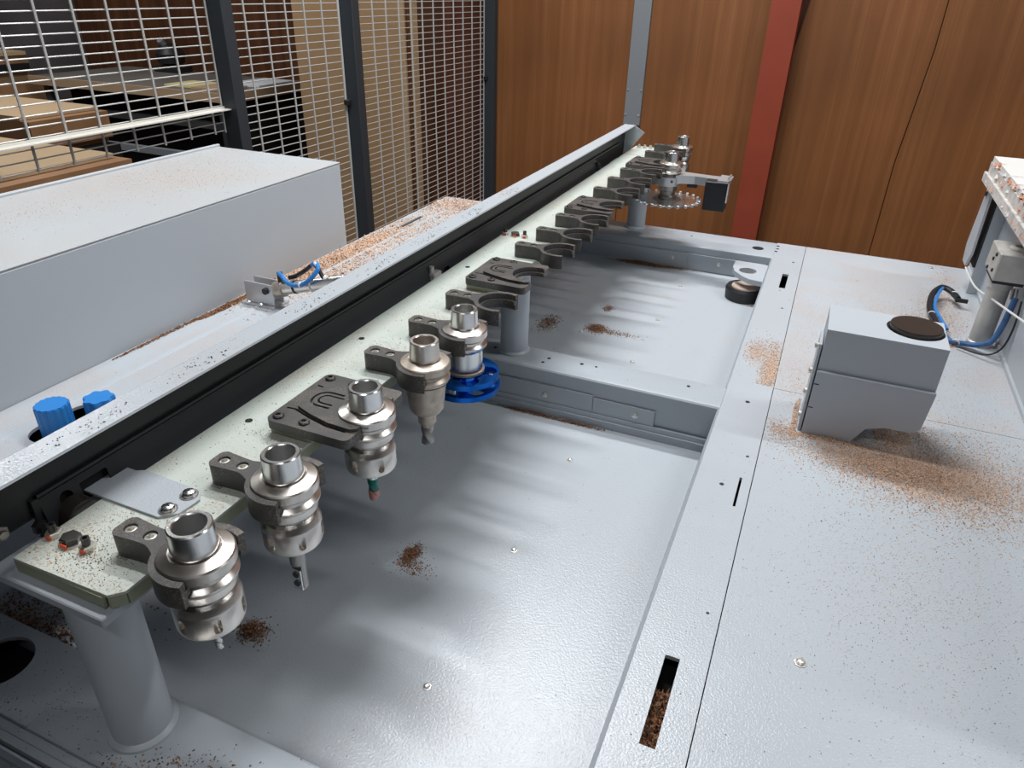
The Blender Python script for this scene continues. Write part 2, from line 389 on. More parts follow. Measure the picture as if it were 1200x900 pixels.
part(MB().box(-1095,-842,100,2036,-60,-30),'deck_shade_block','black')  # black filler for the unlit void under the left deck openings
part(MB().box(-901,-566,210,285,-60,-30),'deck_shade_block','black')  # black filler for the unlit void under the near deck hole
part(MB().prism([(-1034,0),(-1031,2.2),(-1029,2.2),(-1020,0)],292,2035,'y'),'deck_fold','paint')
# stepped near edge of the bed
g=MB(); g.box(-1100,-74,203,211.5,-16,-2.5,bev=1.5); g.box(-1100,-74,195.5,203,-18,-1.5,bev=1.5)
part(g,'near_edge_step','bevelpaint')
g=MB(); g.box(-1100,-70,-500,2041,-880,-120)
part(MB().box(-1098,380,2030,2044,-300,-5),'rear_apron','paint_smooth')
part(MB().box(-1098,380,-480,2028,FZ,-125),'base_frame','anth')
part(MB().box(-1101,-1096,-480,2040,-300,-5),'left_apron','paint_smooth')
# pan head screws in the bay floors and beams
def pan(x,y,z,r=5,ax=(0,0,1),name='screw',mat='screw_w'):
    m=MB().lathe([(r*1.25,0),(r*1.25,.8),(r,.9),(r*.95,2),(r*.6,3.2),(0.6,3.6)],(x,y,z),12,ax); return part(m,name,mat)
for x,y in ((-284,702),(-285,940),(-285,458)): pan(x,y,-87,4)
for x,y in ((-418,1388),(-278,1525),(-276,1765),(-276,1293)): pan(x,y,-66,4)
pan(85,583,0,5); pan(300,2007,0,5)
for x,z in ((-380,-50),(-212,-50)): pan(x,1064.5,z,4.5,(0,-1,0))
for x,z in ((-330,-40),(-205,-40)): pan(x,1901,z,4.5,(0,-1,0))
# small black tapped holes
for x,y,r in ((-392,1112,3.5),(-397,1093,3),(-330,1117,3.5),(-303,1118,2.5),(-136,1119,3.2),(-500,1110,3),(-118,1966,15),(-70,2010,4),(-69,1985,4),(-71,1960,4),(-300,1990,3),(-20,1560,2.5),(-22,1890,3)):
    part(MB().lathe([(r,0),(r,.35)],(x,y,0),16),'tapped_hole','black')
# lifting lug in the far bay corner
g=MB().plate([(-78,1712),(-78,1840)]+[(-150,1846),(-158,1838)]+[(-158,1795),(-150,1762),(-128,1733),(-110,1718)],[circ(-120,1778,21,24)],-14,-2)
part(g,'lifting_lug','paint_smooth')
g=MB().lathe([(44,-66),(46,-40),(42,-34),(30,-34)],(-118,1757,0),32); part(g,'levelling_foot','rubber')
part(MB().lathe([(34,-34),(33,-31)],(-116,1752,0),28),'foot_top','disc_p')
# box of dark air-slot sawdust is built with the chips below

# aluminium guide in the bottom left corner
gr=root('guide_rail',(-600,110,-40),'bright aluminium guide rail at the bottom left corner','guide rail'); O=(-600,110,-40)
MB().prism([(192,-60),(192,-3),(189,-1),(184,-1),(183,-4),(176,-4),(175,-1),(166,-1),(165,-9),(150,-9),(149,-1),(110,-1),(110,-60)],-1090,-90,'x').build('profile','steel_b',gr,O)

# ------------------------------------------------------------------ blue knobs
for i,(x,y,r,z) in enumerate(((-972,566,23,46),(-938,616,21,40))):
    pr=[]
    n=48
    o=[( (r+ (0.9*math.cos(16*2*PI*k/192) if i==0 else 1.9*math.cos(7*2*PI*k/192)))*math.cos(2*PI*k/192), (r+(0.9*math.cos(16*2*PI*k/192) if i==0 else 1.9*math.cos(7*2*PI*k/192)))*math.sin(2*PI*k/192)) for k in range(192)]
    kb=root('adjustment_knob',(x,y,-8),['blue fluted knob, the left one of the pair standing in the deck slot','blue lobed knob, the right one of the pair standing in the deck slot'][i],'knob'); O=(x,y,-8)
    m=MB(); m.plate([(x+a,y+b_) for a,b_ in o],[],-8,z-2); m.plate([(x+a*.95,y+b_*.95) for a,b_ in o],[],z-2,z); m.build('grip','blue_p',kb,O)
    MB().cyl((x,y,-60),(x,y,-8),8,16).build('stem','steel_r',kb,O)

# ------------------------------------------------------------------ lid of the tool rack
LO=(-560,1000,150)
lid=root('rack_cover',LO,'long folded sheet metal rack cover, pale outside and dark inside, running the full length','cover')
Y0,Y1=-200,2112
MB().prism([(-553,258),(-552,260),(-522,259),(-521,257),(-523,256),(-550,257)],Y0,Y1,'y').build('top_flange','paint',lid,LO)
MB().prism([(-553,258),(-550,257),(-549,200),(-552,196)],Y0,Y1-2,'y').build('inner_wall','anth',lid,LO)
MB().prism([(-553,259.5),(-553,256.5),(-839,62),(-839,45),(-842,45),(-842,63)],Y0,Y1-2,'y').build('outer_shade_panel','paint_smooth',lid,LO)  # unseen slope, added and extended to shade the near deck and bay floor
MB().prism([(-549,218),(-545,219),(-545,216),(-549,214)],282,Y1-60,'y').build('fold_ridge','anth',lid,LO)
# lower flap with cut-outs; local plate in (y, s) mapped onto a slope
def flapT(v): # v.x=y, v.y=s (0 top .. 70 bottom), v.z thickness
    return Vector((-548+v.y*.22+v.z, v.x, 214-v.y))
fl=MB().plate([(282,0),(1820,0),(1860,18),(1790,62),(282,62)],[rrect(318,346,7,24,1.5,3),circ(304,12,6.5,20),rrect(985,1010,24,42,6,4)],0,1.6,T=flapT)
fl.build('lower_flap','anth',lid,LO,sharp=30)
MB().box(-553,-549,282,2108,118,214).build('gap_shade_sheet','black',lid,LO)  # black sheet put in for the shade in the gap under the cover
MB().plate([(-553,260),(-522,259),(-493,241),(-537,184),(-700,150)],[],0,2.5,T=lambda v:Vector((v.x,Y1-3+v.z,v.y))).build('end_plate','paint_smooth',lid,LO)
for y in (953,1833):
    m=MB(); m.box(-545,-532,y-10,y+14,176,196,bev=2); m.cyl((-541,y-4,190),(-541,y-4,206),4,10)
    m.build('hinge_block','alu_d' if y<1000 else 'anth',lid,LO)
m=MB(); m.box(-549,-545,276,282,150,216); m.box(-549,-536,282,300,158,168); m.build('flap_end_bracket','anth',lid,LO)
MB().cyl((-546,306,186),(-532,306,184),16,28).build('stop_buffer','disc',lid,LO)
for y,z in ((277,190),(246,206)): MB().lathe([(7,0),(7,5),(4,5),(4,9)],(-548,y,z),6,(1,0,0)).build('hex_nut','oxide' if y>260 else 'steel_r',lid,LO)

# ------------------------------------------------------------------ tool rack
RO=(-472,1200,0); PX=-465; PZ=193
rk=root('tool_rack',RO,'long pale greenish zinc plated rack plate carried on three round grey posts','tool rack')
def rp(mb,name,mat,**k): return mb.build(name,mat,rk,RO,**k)
g=MB()
m=MB().plate([(-527,240),(-426,242),(-417,251),(-417,2033),(-527,2033)],[],PZ-2.5,PZ); rp(m,'rack_plate','zinc')
rp(MB().plate(rect(-527,-417,2036,2165),[],PZ-2.5,PZ),'rack_end_plate','zinc')
g=MB(); g.box(-527,-430.5,240,243,PZ-14,PZ-2.6); g.box(-420,-417,252,2165,PZ-14,PZ-2.6)
g.plate([(-428,242.5),(-426,242.5),(-417.4,251),(-419.4,252)],[],PZ-14,PZ-2.6)
rp(g,'folded_edge','zinc_edge')
for y in (258,1118,2005):
    rp(MB().cyl((PX,y,0),(PX,y,PZ-22),26,48),'post','paint_smooth')
    rp(MB().lathe([(26,0),(30.5,0.2),(30,2.5),(27.5,5),(26,6)],(PX,y,0),40),'weld_bead','paint_smooth')
rp(MB().box(-552,-424,231,305,PZ-24,PZ-15,bev=1),'top_flange','paint_smooth')
rp(MB().box(-552,-424,1085,1155,PZ-24,PZ-15,bev=1),'top_flange','paint_smooth')
rp(MB().box(-552,-424,1970,2040,PZ-24,PZ-15,bev=1),'top_flange','paint_smooth')
# bolts through the plate
def boltset(y):
    for dx,k in ((-521,0),(-501,1),(-482,0)):
        if k==1:
            rp(MB().lathe([(9.5,0),(9.5,1.6)],(dx,y,PZ),24),'washer','screw_w')
            rp(MB().lathe([(8.2,1.6),(8.2,6.2),(7,7.2)],(dx,y,PZ),6),'hex_bolt','oxide')
            rp(MB().box(dx-2,dx+5,y-9.2,y-7.2,PZ+.4,PZ+4.4,bev=.5),'paint_mark','orange')
        else:
            rp(MB().lathe([(6.4,0),(6.4,4.4),(5.6,5)],(dx,y,PZ),6),'hex_nut','screw_w')
            rp(MB().lathe([(3.4,4),(3.4,12),(2,12),(2,9)],(dx,y,PZ),14),'set_screw','oxide')
            rp(MB().box(dx-1.5,dx+4,y-6.8,y-5.0,PZ+.4,PZ+4,bev=.4),'paint_mark','orange')
boltset(272); boltset(1195)
for x in (-512,-495,-478): rp(MB().lathe([(6,0),(6,6),(3.4,6),(3.4,10)],(x,2142,PZ),8),'hex_bolt','screw_w')
for x,y in ((-505,1005),(-507,700),(-500,480)): rp(MB().lathe([(4,0),(4,.4)],(x,y,PZ),14),'tapped_hole','black')
# bracket strap
bs=root('mounting_strap',(-500,345,PZ),'thin pale grey strap screwed across the rack plate, reaching under the dark cover','strap'); O=(-500,345,PZ)
MB().plate([(-575,323),(-461,323),(-448,334),(-446,356),(-455,366),(-524,368),(-531,364),(-575,364)],[],PZ+.2,PZ+2.4).build('strap_plate','paint',bs,O)
for x,y in ((-460,334),(-459,357)):
    MB().lathe([(8,0),(8,1)],(x,y,PZ+2.4),24).build('washer','steel_r',bs,O)
    MB().lathe([(6.3,1),(6.2,2.5),(5,4.2),(2.5,5.2),(.4,5.4)],(x,y,PZ+2.4),24).build('screw_head','steel_b',bs,O)
    MB().box(x-2.8,x+2.8,y-.6,y+.6,PZ+7.2,PZ+8).box(x-.6,x+.6,y-2.8,y+2.8,PZ+7.2,PZ+8).build('cross_recess','oxide',bs,O)
# stamped marks beside the first clips
def text(s,x,y,z,size,mat,parent,O,rotz,name='stamped_marks',rotx=0):
    cu=bpy.data.curves.new(name,'FONT'); cu.body=s; cu.size=size*S; cu.extrude=.00012; cu.align_x='CENTER'; cu.align_y='CENTER'
    t=bpy.data.objects.new('tmp',cu); COL.objects.link(t)
    dg=bpy.context.evaluated_depsgraph_get(); me=bpy.data.meshes.new_from_object(t.evaluated_get(dg)); bpy.data.objects.remove(t)
    ob=bpy.data.objects.new(name,me); me.materials.clear(); me.materials.append(M[mat]); COL.objects.link(ob)
    ob.parent=parent; ob.location=((x-O[0])*S,(y-O[1])*S,(z-O[2])*S); ob.rotation_euler=(rotx,0,rotz); return ob

# ------------------------------------------------------------------ clips
CX=-376
def clip_outline(ro,ri,tail=True):
    a=math.degrees(math.acos(14/ro)); ai=math.degrees(math.acos(12/ri))
    out=arc(0,0,ro,a,155,16)
    out+= [(-40,11.5),(-46,9.8),(-54,10),(-72,11.5)]+arc(-75,5,7,75,180,5)+arc(-75,-5,7,180,285,5)+[(-72,-11.5),(-54,-10),(-46,-9.8),(-40,-11.5)]
    out+= arc(0,0,ro,205,360-a,16)
    out+= arc(0,0,ri,360-ai,ai,26)
    return out
def make_clip(label,loc):
    r=root('tool_clip',loc,label,'tool clip','single fork tool clips on the rack plate')
    m=MB()
    m.plate(clip_outline(36,30),[],0,8); m.plate(clip_outline(36,26.5),[],8,14)
    m.plate(clip_outline(36,30),[circ(-71,0,5.6,18),circ(-50,0,5.6,18)],14,22)
    m.build('fork','clip',r,(0,0,0),sharp=40)
    for x in (-71,-50):
        m=MB().lathe([(4.9,14),(4.9,20.2),(2.6,20.6),(2.4,17.5),(.2,17.4)],(x,0,0),18); m.build('socket_screw','screw_w',r,(0,0,0))
    return r
clipY={1:288.5,2:392,3:521.5,4:642,5:744,6:847,7:968,8:1098,9:1196,10:1297,11:1411,12:1537,13:1645,14:1752,15:1872,16:1996,17:2104}
names={1:'dark fork clip nearest the camera, holding a steel holder with a thin drill',
2:'dark fork clip second from the near end, holding the holder with a two hole cutter',
4:'dark fork clip around the dusty tapered holder',
5:'dark fork clip around the holder that carries the blue cutter head',
6:'empty dark fork clip just behind the blue cutter head',
8:'empty dark fork clip first behind the nearer empty wide clip',
9:'empty dark fork clip in the middle of the three behind the nearer empty wide clip',
10:'empty dark fork clip just in front of the farther empty wide clip',
12:'empty dark fork clip first behind the farther empty wide clip',
13:'empty dark fork clip in the middle of the three behind the farther empty wide clip',
14:'empty dark fork clip just in front of the wide clip that holds the saw blade',
16:'dark fork clip just behind the clip that holds the saw blade',
17:'farthest dark fork clip on the rack, holding a steel holder'}
proto=None
for k in names:
    if proto is None: proto=make_clip(names[k],(CX,clipY[k],PZ+.1))
    else: copy_tree(proto,(CX,clipY[k],PZ+.1),names[k])
# wide clips
def make_wide(label,loc):
    r=root('wide_tool_clip',loc,label,'tool clip','wide plate tool clips with cut springs')
    m=MB().box(-88,-36,-50,50,0,8,bev=.8); m.build('spacer','zinc_edge',r,(0,0,0))
    ri=30
    def body(ri):
        ai=math.degrees(math.acos(9/ri))
        return [(9,54-8)]+arc(2,54-7,7,0,90,4)+arc(-82,46,8,90,180,4)+arc(-82,-46,8,180,270,4)+arc(2,-54+7,7,-90,0,4)+[(9,-46)]+arc(0,0,ri,360-ai,ai,26)
    def slot(pts,w):
        L=[];R=[]
        for i,p in enumerate(pts):
            a=Vector(pts[max(i-1,0)]);b=Vector(pts[min(i+1,len(pts)-1)]); t=(b-a).normalized(); n=Vector((-t.y,t.x))*w/2
            L.append((p[0]+n.x,p[1]+n.y)); R.append((p[0]-n.x,p[1]-n.y))
        return L+R[::-1]
    U1=slot([(-38,15)]+[( -58+13*math.cos(math.radians(a))-2, 15*math.sin(math.radians(a))) for a in range(90,271,20)]+[(-38,-15)],3)
    U2=slot([(-36,8)]+[( -54+7*math.cos(math.radians(a)), 8*math.sin(math.radians(a))) for a in range(90,271,30)]+[(-40,-8)],2.4)
    D1=slot([(-84,26),(-74,25),(-50,33),(-25,39),(-2,40)],2.6)
    D2=slot([(-84,-26),(-74,-25),(-50,-33),(-25,-39),(-2,-40)],2.6)
    m=MB(); m.plate(body(30),[],8,12); m.plate(body(26.5),[],12,15); m.plate(body(30),[U1,U2,D1,D2],15,18.5)
    m.build('spring_plate','clip',r,(0,0,0),sharp=40)
    m=MB()
    U1=slot([(-40,14)]+[(-56+12*math.cos(math.radians(a)),14*math.sin(math.radians(a))) for a in range(90,271,20)]+[(-40,-14)],3)
    ai=math.degrees(math.acos(8/30))
    jaw=[(-72,23),(-50,31),(-25,37.2),(2,38.2),(8,34),(8,29.2)]
    m.plate(jaw+arc(0,0,30,ai,360-ai,26)+[(x,-y) for x,y in jaw[::-1]],[U1,U2],18.5,22)
    m.build('raised_jaws','clip',r,(0,0,0))
    for x,y in ((-80,-44),(-80,44),(-49,-43),(-49,43)):
        MB().lathe([(5.8,18.5),(5.8,20),(4.8,21),(2.5,21.2),(2.3,19.5),(.2,19.4)],(x,y,0),18).build('countersunk_screw','oxide',r,(0,0,0))
    return r
wn={3:'wide dark spring clip holding the holder with the green tipped cutter',7:'nearer of the two empty wide spring clips',11:'farther of the two empty wide spring clips',15:'wide dark spring clip at the far end, carrying the saw blade holder'}
wp=None
for k in wn:
    if wp is None: wp=make_wide(wn[k],(CX,clipY[k],PZ+.1))
    else: copy_tree(wp,(CX,clipY[k],PZ+.1),wn[k])
text('1.101',-449,276,PZ+.1,5.5,'oxide',rk,RO,0); text('1.102',-449,379,PZ+.1,5.5,'oxide',rk,RO,0)

# ------------------------------------------------------------------ tool holders (local z: 0 = flange top at PZ+26)
FT=PZ+27
NUT=[]
def nut_mesh():
    if NUT: return NUT[0]
    ob=MB().lathe([(12,-44),(23.6,-44),(26.8,-48.5),(27.2,-50),(27.2,-69.5),(26.2,-72.4),(20,-73),(12,-71)],(0,0,0),72,closed=True).build('collet_nut','steel')
    b=ob.data; bm=bmesh.new(); bm.from_mesh(b); bmesh.ops.holes_fill(bm,edges=bm.edges,sides=0); bmesh.ops.bridge_loops(bm,edges=[e for e in bm.edges if e.is_boundary]) if any(e.is_boundary for e in bm.edges) else None
    bmesh.ops.recalc_face_normals(bm,faces=bm.faces); bm.to_mesh(b); bm.free()
    c=MB()
    for k in range(6):
        a=2*PI*k/6+.47
        o=arc(0,4.2,3.2,0,180,8)+arc(0,-4.2,3.2,180,360,8)
        ca,sa=math.cos(a),math.sin(a)
        c.plate(o,[],22,34,T=lambda v:Vector((ca*v.z-sa*v.x, sa*v.z+ca*v.x, v.y-60)))
    cu=c.build('cutter','black')
    md=ob.modifiers.new('b','BOOLEAN'); md.operation='DIFFERENCE'; md.solver='EXACT'; md.object=cu
    bpy.context.view_layer.update()
    dg=bpy.context.evaluated_depsgraph_get(); me=bpy.data.meshes.new_from_object(ob.evaluated_get(dg))
    me.name='collet_nut'; me.set_sharp_from_angle(angle=math.radians(22))
    bpy.data.objects.remove(ob); bpy.data.objects.remove(cu); NUT.append(me); return me
def holder(x,y,label,kind,mat='steel'):
    O=(0,0,0)
    r=root('tool_holder',(x,y,FT),label,'tool holder','conical shank tool holders in the clips')
    m=MB().lathe([(9,-26),(9.5,-6),(12,10),(12.4,22.4),(13.2,23.2),(16.0,23.2),(16.9,22.2),(17.8,2.0),(17.0,1.2),(17.0,.0)],O,56,closed=True); m.build('shank','steel_b' if mat=='steel' else 'steel',r)
    m=MB().lathe([(11,-3),(17.0,-.4),(20,0),(28.2,-3.2),(29.4,-4.6),(29.4,-12.6),(28.6,-13.6),(25.2,-16.5),(25.2,-19.5),(28.4,-22),(29.2,-22.8),(29.2,-24.5),(27,-28),(11,-29)],O,72,closed=True); m.build('flange',mat,r)
    if kind=='nut':
        m=MB().lathe([(26.8,-27.5),(26.4,-29),(26,-35),(24.6,-36.5),(22.6,-37),(22.6,-40)],O,64); b_=m.build('body',mat,r)
        # wrench flats
        m=MB().lathe([(22.9,-39)]+[(22.9 if i%2 else 23.9,-39-.9*i) for i in range(1,7)],O,48); m.build('thread','steel_r',r)
        nut=bpy.data.objects.new('collet_nut',nut_mesh()); COL.objects.link(nut); nut.parent=r
        MB().lathe([(11.9,-70),(11.9,-72.4),(6,-72.8),(4,-70)],O,32).build('collet','steel_r',r)
    return r
def flute(r_,parent,x0,z0,z1,rad,mat,turns,name='drill_bit',n=36):
    m=MB(); vs=[];fs=[];seg=12
    for i in range(n+1):
        t=i/n; z=z0+(z1-z0)*t
        for k in range(seg):
            a=2*PI*k/seg; rr=rad*(.62+.38*abs(math.cos(a)))*(1 if t<.93 else (1-t)/.07*.8+.2)
            b_=a+turns*2*PI*t; vs.append((x0+rr*math.cos(b_),rr*math.sin(b_),z))
    for i in range(n):
        for k in range(seg): k2=(k+1)%seg; fs.append((i*seg+k,i*seg+k2,(i+1)*seg+k2,(i+1)*seg+k))
    fs.append(tuple(range(seg))); fs.append(tuple(range(n*seg,(n+1)*seg)))
    m.add(vs,fs); return m.build(name,mat,parent)
TX=-379
h1=holder(TX,clipY[1],'steel tool holder nearest the camera, with a thin twist drill','nut')
m=MB().cyl((0,0,-68),(0,0,-92),3.4,16); m.build('drill_shank','steel_b',h1); flute(None,h1,0,-92,-110,3.6,'steel_b',1.1)
h2=holder(TX,clipY[2],'steel tool holder second from the near end, with a flat sided two hole cutter','nut')
m=MB().cyl((0,0,-68),(0,0,-102),7.5,28); m.build('cutter_shank','steel_r',h2)
m=MB().plate([( 7*math.cos(math.radians(a)),7*math.sin(math.radians(a))) for a in range(-30,200,12)]+[(-7,-2),(6.2,-3)],[],-132,-102); m.build('cutter_body','steel_r',h2)
m=MB().box(-5.5,5.5,-5.2,-2.6,-133,-108,bev=.4); cbx=m.build('cutting_insert','steel_b',h2)
for z in (-114,-125): MB().lathe([(3.4,0),(3.4,1.2)],(0,-5.1,z),16,(0,-1,0)).build('insert_screw','oxide',h2)
h3=holder(TX,clipY[3],'steel tool holder in the wide clip, with a green and copper coloured cutter','nut')
MB().cyl((0,0,-68),(0,0,-90),6,20).build('cutter_shank','steel_b',h3); flute(None,h3,0,-90,-106,6.2,'green',.5,'cutter_flutes'); flute(None,h3,0,-106,-119,6,'pinkbit',.3,'cutter_tip')
em=text('POWRMAX',0,-29.3,-8.2,3.4,'oxide',h3,(0,0,0),.35,'engraved_mark',PI/2)
em.location=(29.35*S*math.sin(.35),-29.35*S*math.cos(.35),-8.6*S)
h4=holder(TX,clipY[4],'dusty brown tinted tool holder with a long tapered nose and rough end mill','cone','steel_d')
m=MB().lathe([(27,-29),(24.6,-31),(24.2,-34),(20.6,-66),(18,-70),(12,-72),(11.2,-74),(11,-86),(8,-88),(8,-92)],(0,0,0),56); m.build('tapered_nose','steel_d',h4)
flute(None,h4,0,-92,-119,8,'steel_r',.7,'end_mill')
h5=holder(TX,clipY[5],'bright steel tool holder behind the dusty one, carrying a blue cutter head','cyl')
m=MB().lathe([(27,-29),(25,-30),(23.4,-32),(23.4,-56),(22,-58),(20,-58)],(0,0,0),64); m.build('body','steel_b',h5)
MB().lathe([(24,-59),(26,-60),(26,-63),(24,-64)],(0,0,0),40).build('clamp_ring','steel_d',h5)
for k,(z0,z1,R_) in enumerate(((-72,-65,45),(-88,-81,47))):
    hs=[circ(30*math.cos(a),30*math.sin(a),12.5 if k==0 else 12,22) for a in [2*PI*i/5+.35+.3*k for i in range(5)]]
    m=MB().plate(circ(0,0,R_,72),hs,z0,z1); m.build('cutter_disc','blue',h5,sharp=40)
m=MB().lathe([(24,-65),(22,-70),(17,-74),(17,-81),(22,-84),(22,-88)],(0,0,0),40); m.build('hub','blue',h5)
for i in range(3):
    a=2*PI*i/3+.6; m=MB().box(38*math.cos(a)-5,38*math.cos(a)+5,38*math.sin(a)-5,38*math.sin(a)+5,-81,-72,bev=1); m.build('cutter_insert','steel_b',h5)
h6=holder(TX,clipY[17],'farthest steel tool holder on the rack, against the plywood wall','nut')
# saw tool
h7=holder(TX+19,clipY[15],'steel tool holder at the far end carrying a large horizontal toothed saw blade','saw')
m=MB().lathe([(27,-29),(22,-31),(22,-72),(19,-74),(19,-84),(23,-86),(23,-92),(36,-94),(36,-95)],(0,0,0),48); m.build('arbor','steel_r',h7)
tp=[]
for k in range(24):
    a=2*PI*k/24; 
    for da,rr in ((0,84),(.07,84),(.08,76),(.16,74),(.24,79)): tp.append((rr*math.cos(a+da),rr*math.sin(a+da)))
m=MB().plate(tp,[],-98.5,-95); m.build('saw_blade','steel_b',h7,sharp=30)
m=MB()
for k in range(24):
    a=2*PI*k/24+.035; m.box(84*math.cos(a)-3,84*math.cos(a)+3,84*math.sin(a)-3,84*math.sin(a)+3,-99.5,-92,bev=.5)
m.build('saw_teeth','alu',h7)
# aggregate arm beside the saw
ag=root('sensor_arm',(-365,1850,160),'pale cast aluminium arm with a dark box, clamped around the saw blade holder','clamped arm'); O=(-370,1850,160)
ayo=clipY[15]
m=MB().plate(circ(-370,ayo,36,40),[circ(-370,ayo,22.5,32)],163,184); m.build('clamp_collar','alu',ag,O)
m=MB().plate([(-345,ayo-24),(-330,ayo-14),(-300,ayo-4),(-262,ayo-10),(-222,ayo-10),(-222,ayo+26),(-262,ayo+26),(-300,ayo+30),(-335,ayo+34),(-350,ayo+26)],[],170,190); m.build('arm','alu',ag,O)
m=MB().box(-268,-214,ayo-34,ayo+10,116,188,bev=2); m.build('dark_box','anth',ag,O)
m=MB().plate([(-240,ayo-36),(-214,ayo-36),(-210,ayo-20),(-210,ayo+30),(-240,ayo+34)],[],187,193); m.build('top_bracket','alu',ag,O)
m=MB().box(-213.5,-210,ayo-34,ayo+10,140,187); m.build('side_plate','steel_b',ag,O)
for k in range(4): MB().cyl((-215,ayo-26+14*k,192),(-215,ayo-26+14*k,200),2.2,8).build('screw','screw_w',ag,O)
MB().lathe([(3,0),(3,3)],(-352,ayo-31.5,176),12,(.4,-1,0)).build('set_screw','oxide',ag,O)
MB().box(-318,-294,ayo,ayo+14,160,170).build('lug','rubber',ag,O)

# ------------------------------------------------------------------ dust box on the right plate
bx=root('cover_box',(132,1100,0),'grey two part sheet metal box with a dark round disc on top','box'); O=(132,1100,0)
zt=176
m=MB().plate(rect(54,212,1050,1152),[circ(172,1107,39,40)],zt-3,zt); m.build('top_plate','paint_smooth',bx,O)
m=MB(); m.box(54,212,1051,1054,110,zt-3); m.box(209,212,1054,1150,110,zt-3); m.box(54,57,1054,1150,110,zt-3); m.box(54,212,1147,1150,113,zt-3); m.build('upper_shell','box',bx,O)
lo=[(54,0),(122,0),(126,8),(139,31),(164,40),(198,40),(209,50),(213,105),(213,108),(54,108)]
m=MB().plate(lo,[],0,3,T=lambda v:Vector((v.x,1045+v.z,v.y))); m.box(54,213,1045.2,1052,107,110,bev=.8); m.build('lower_front','box',bx,O)
m=MB(); m.box(54,57,1048,1150,0,110); m.box(54,212,1147,1150,0,112); m.box(120,123,1048,1147,0,40); m.build('lower_shell','box',bx,O)
m=MB().box(48,52,1052,1110,0,150); m.build('side_bracket','paint_smooth',bx,O)
for z in (20,62,98,140): MB().lathe([(4.5,0),(4.5,4),(2.5,5)],(48,1070,z),12,(-1,0,0)).build('screw','screw_w',bx,O)
for z in (48,88): MB().box(54,61,1044.4,1045.2,z,z+1.2).build('slit','black',bx,O)
MB().lathe([(39,zt-30),(39,zt-2),(36,zt-2),(36,zt-30)],(172,1107,0),40).build('disc_recess','black',bx,O)
dd=MB().lathe([(35.5,zt-20),(35.5,zt+5),(34.5,zt+7),(.2,zt+7)],(172,1107,0),56); dd.build('round_disc','disc',bx,O)

# ------------------------------------------------------------------ right hand unit
ru=root('side_unit',(500,1000,FZ),'grey side unit at the right edge with a smooth panel wall and sloping skirt','machine side'); O=(500,1000,FZ)
MB().box(386,900,-500,2041,FZ,244).build('panel_wall','paint_smooth',ru,O)
MB().prism([(383,0),(383,8),(386,11),(392,8),(392,0)],-500,2038,'y').build('skirt','paint_smooth',ru,O)
for y in (900,1230): MB().lathe([(6,0),(6,3),(3,4.5)],(386,y,60),12,(-1,0,0)).build('screw','screw_w',ru,O)
pl=MB().plate([(60,1865),(60,1905),(95,1925),(245,1900),(245,1850),(95,1840)],[],344,349,T=lambda v:Vector((v.z,v.y,v.x)))
MB().box(363,386,1850,1860,0.5,244).build('back_panel','paint_smooth',ru,O)
pl.build('upright_blade','paint_smooth',ru,O)
MB().box(358,363,1850,1900,62,244).build('slit_shade_strip','rubber',ru,O)  # solid black strip standing in for the shade of the open slit
MB().lathe([(5,0),(5,4)],(344,1885,220),12,(-1,0,0)).build('bolt','oxide',ru,O)
tr=root('laminated_table',(600,1400,250),'white laminated top with chipped splintered edges at the right edge','tabletop'); O=(600,1400,250)
MB().box(334,900,700,1888,288,300).build('top_sheet','chipbody',tr,O)
MB().box(332,900,700,1890,266,287.5).build('middle_sheet','tray_edge',tr,O)
MB().box(326,900,700,1895,246,265.5).build('lower_sheet','tray_edge',tr,O)
MB().prism([(350,245.5),(385.5,245.5),(385.5,205)],760,1842,'y').build('support_rail','alu_d',tr,O)
rr=random.Random(4); m=MB(); m2=MB()
for k in range(110):
    y=rr.uniform(900,1888); z=rr.choice((254,276,292,299)); L_=rr.uniform(8,34); h=rr.uniform(2,7); x=327 if z<266 else 332
    t=(m if rr.random()<.55 else m2)
    t.add([(x-rr.uniform(1,6),y,z-h/2),(x+2,y-L_/2,z),(x+2,y+L_/2,z),(x-1,y,z+h),(x+5,y,z+.5)],[(0,1,3),(0,3,2),(0,4,1),(0,2,4),(1,4,3),(3,4,2)])
    if z>298: t.add([(x,y,300.4),(x+rr.uniform(14,34),y+rr.uniform(-6,6),300.5),(x,y+h*1.6,300.4),(x+3,y+h,299.6)],[(0,1,2),(0,3,1),(1,3,2),(0,2,3)])
m.build('splinters','pink',tr,O)['kind']='stuff'; m2.build('pale_splinters','chipbody',tr,O)['kind']='stuff'
m=MB().add([(334,1560,301),(352,1500,304),(400,1540,302),(370,1590,301),(360,1545,306)],[(0,1,4),(1,2,4),(2,3,4),(3,0,4),(0,3,2,1)]); m.build('lifted_chip','pink',tr,O)
cy=root('pneumatic_cylinder',(352,1545,0),'upright silver cylinder topped by an aluminium block at the right machine','cylinder'); O=(352,1545,0)
MB().lathe([(22,0),(22,8),(19,10),(19,120),(22,122),(22,138)],(353,1545,0),40).build('barrel','alu_d',cy,O)
MB().box(326,384,1495,1590,146,197,bev=2).build('head_block','alu_d',cy,O)
MB().box(330,380,1505,1580,138,146).build('seal_plate','rubber',cy,O)
MB().lathe([(18,197),(18,200),(15,203),(10,203),(10,197.5)],(362,1540,0),28).build('ring','tray_edge',cy,O)
for z,y in ((188,1520),(176,1535),(160,1515),(152,1560)): MB().lathe([(3.5,0),(3.5,2.5)],(326,y,z),10,(-1,0,0)).build('screw','rubber',cy,O)
MB().cyl((372,1515,130),(372,1505,112),6,14).build('elbow_fitting','steel_b',cy,O)
hz=root('hose_loop',(330,1600,0),'blue and black hose looping on the deck beside the upright cylinder','hose'); O=(330,1600,0)
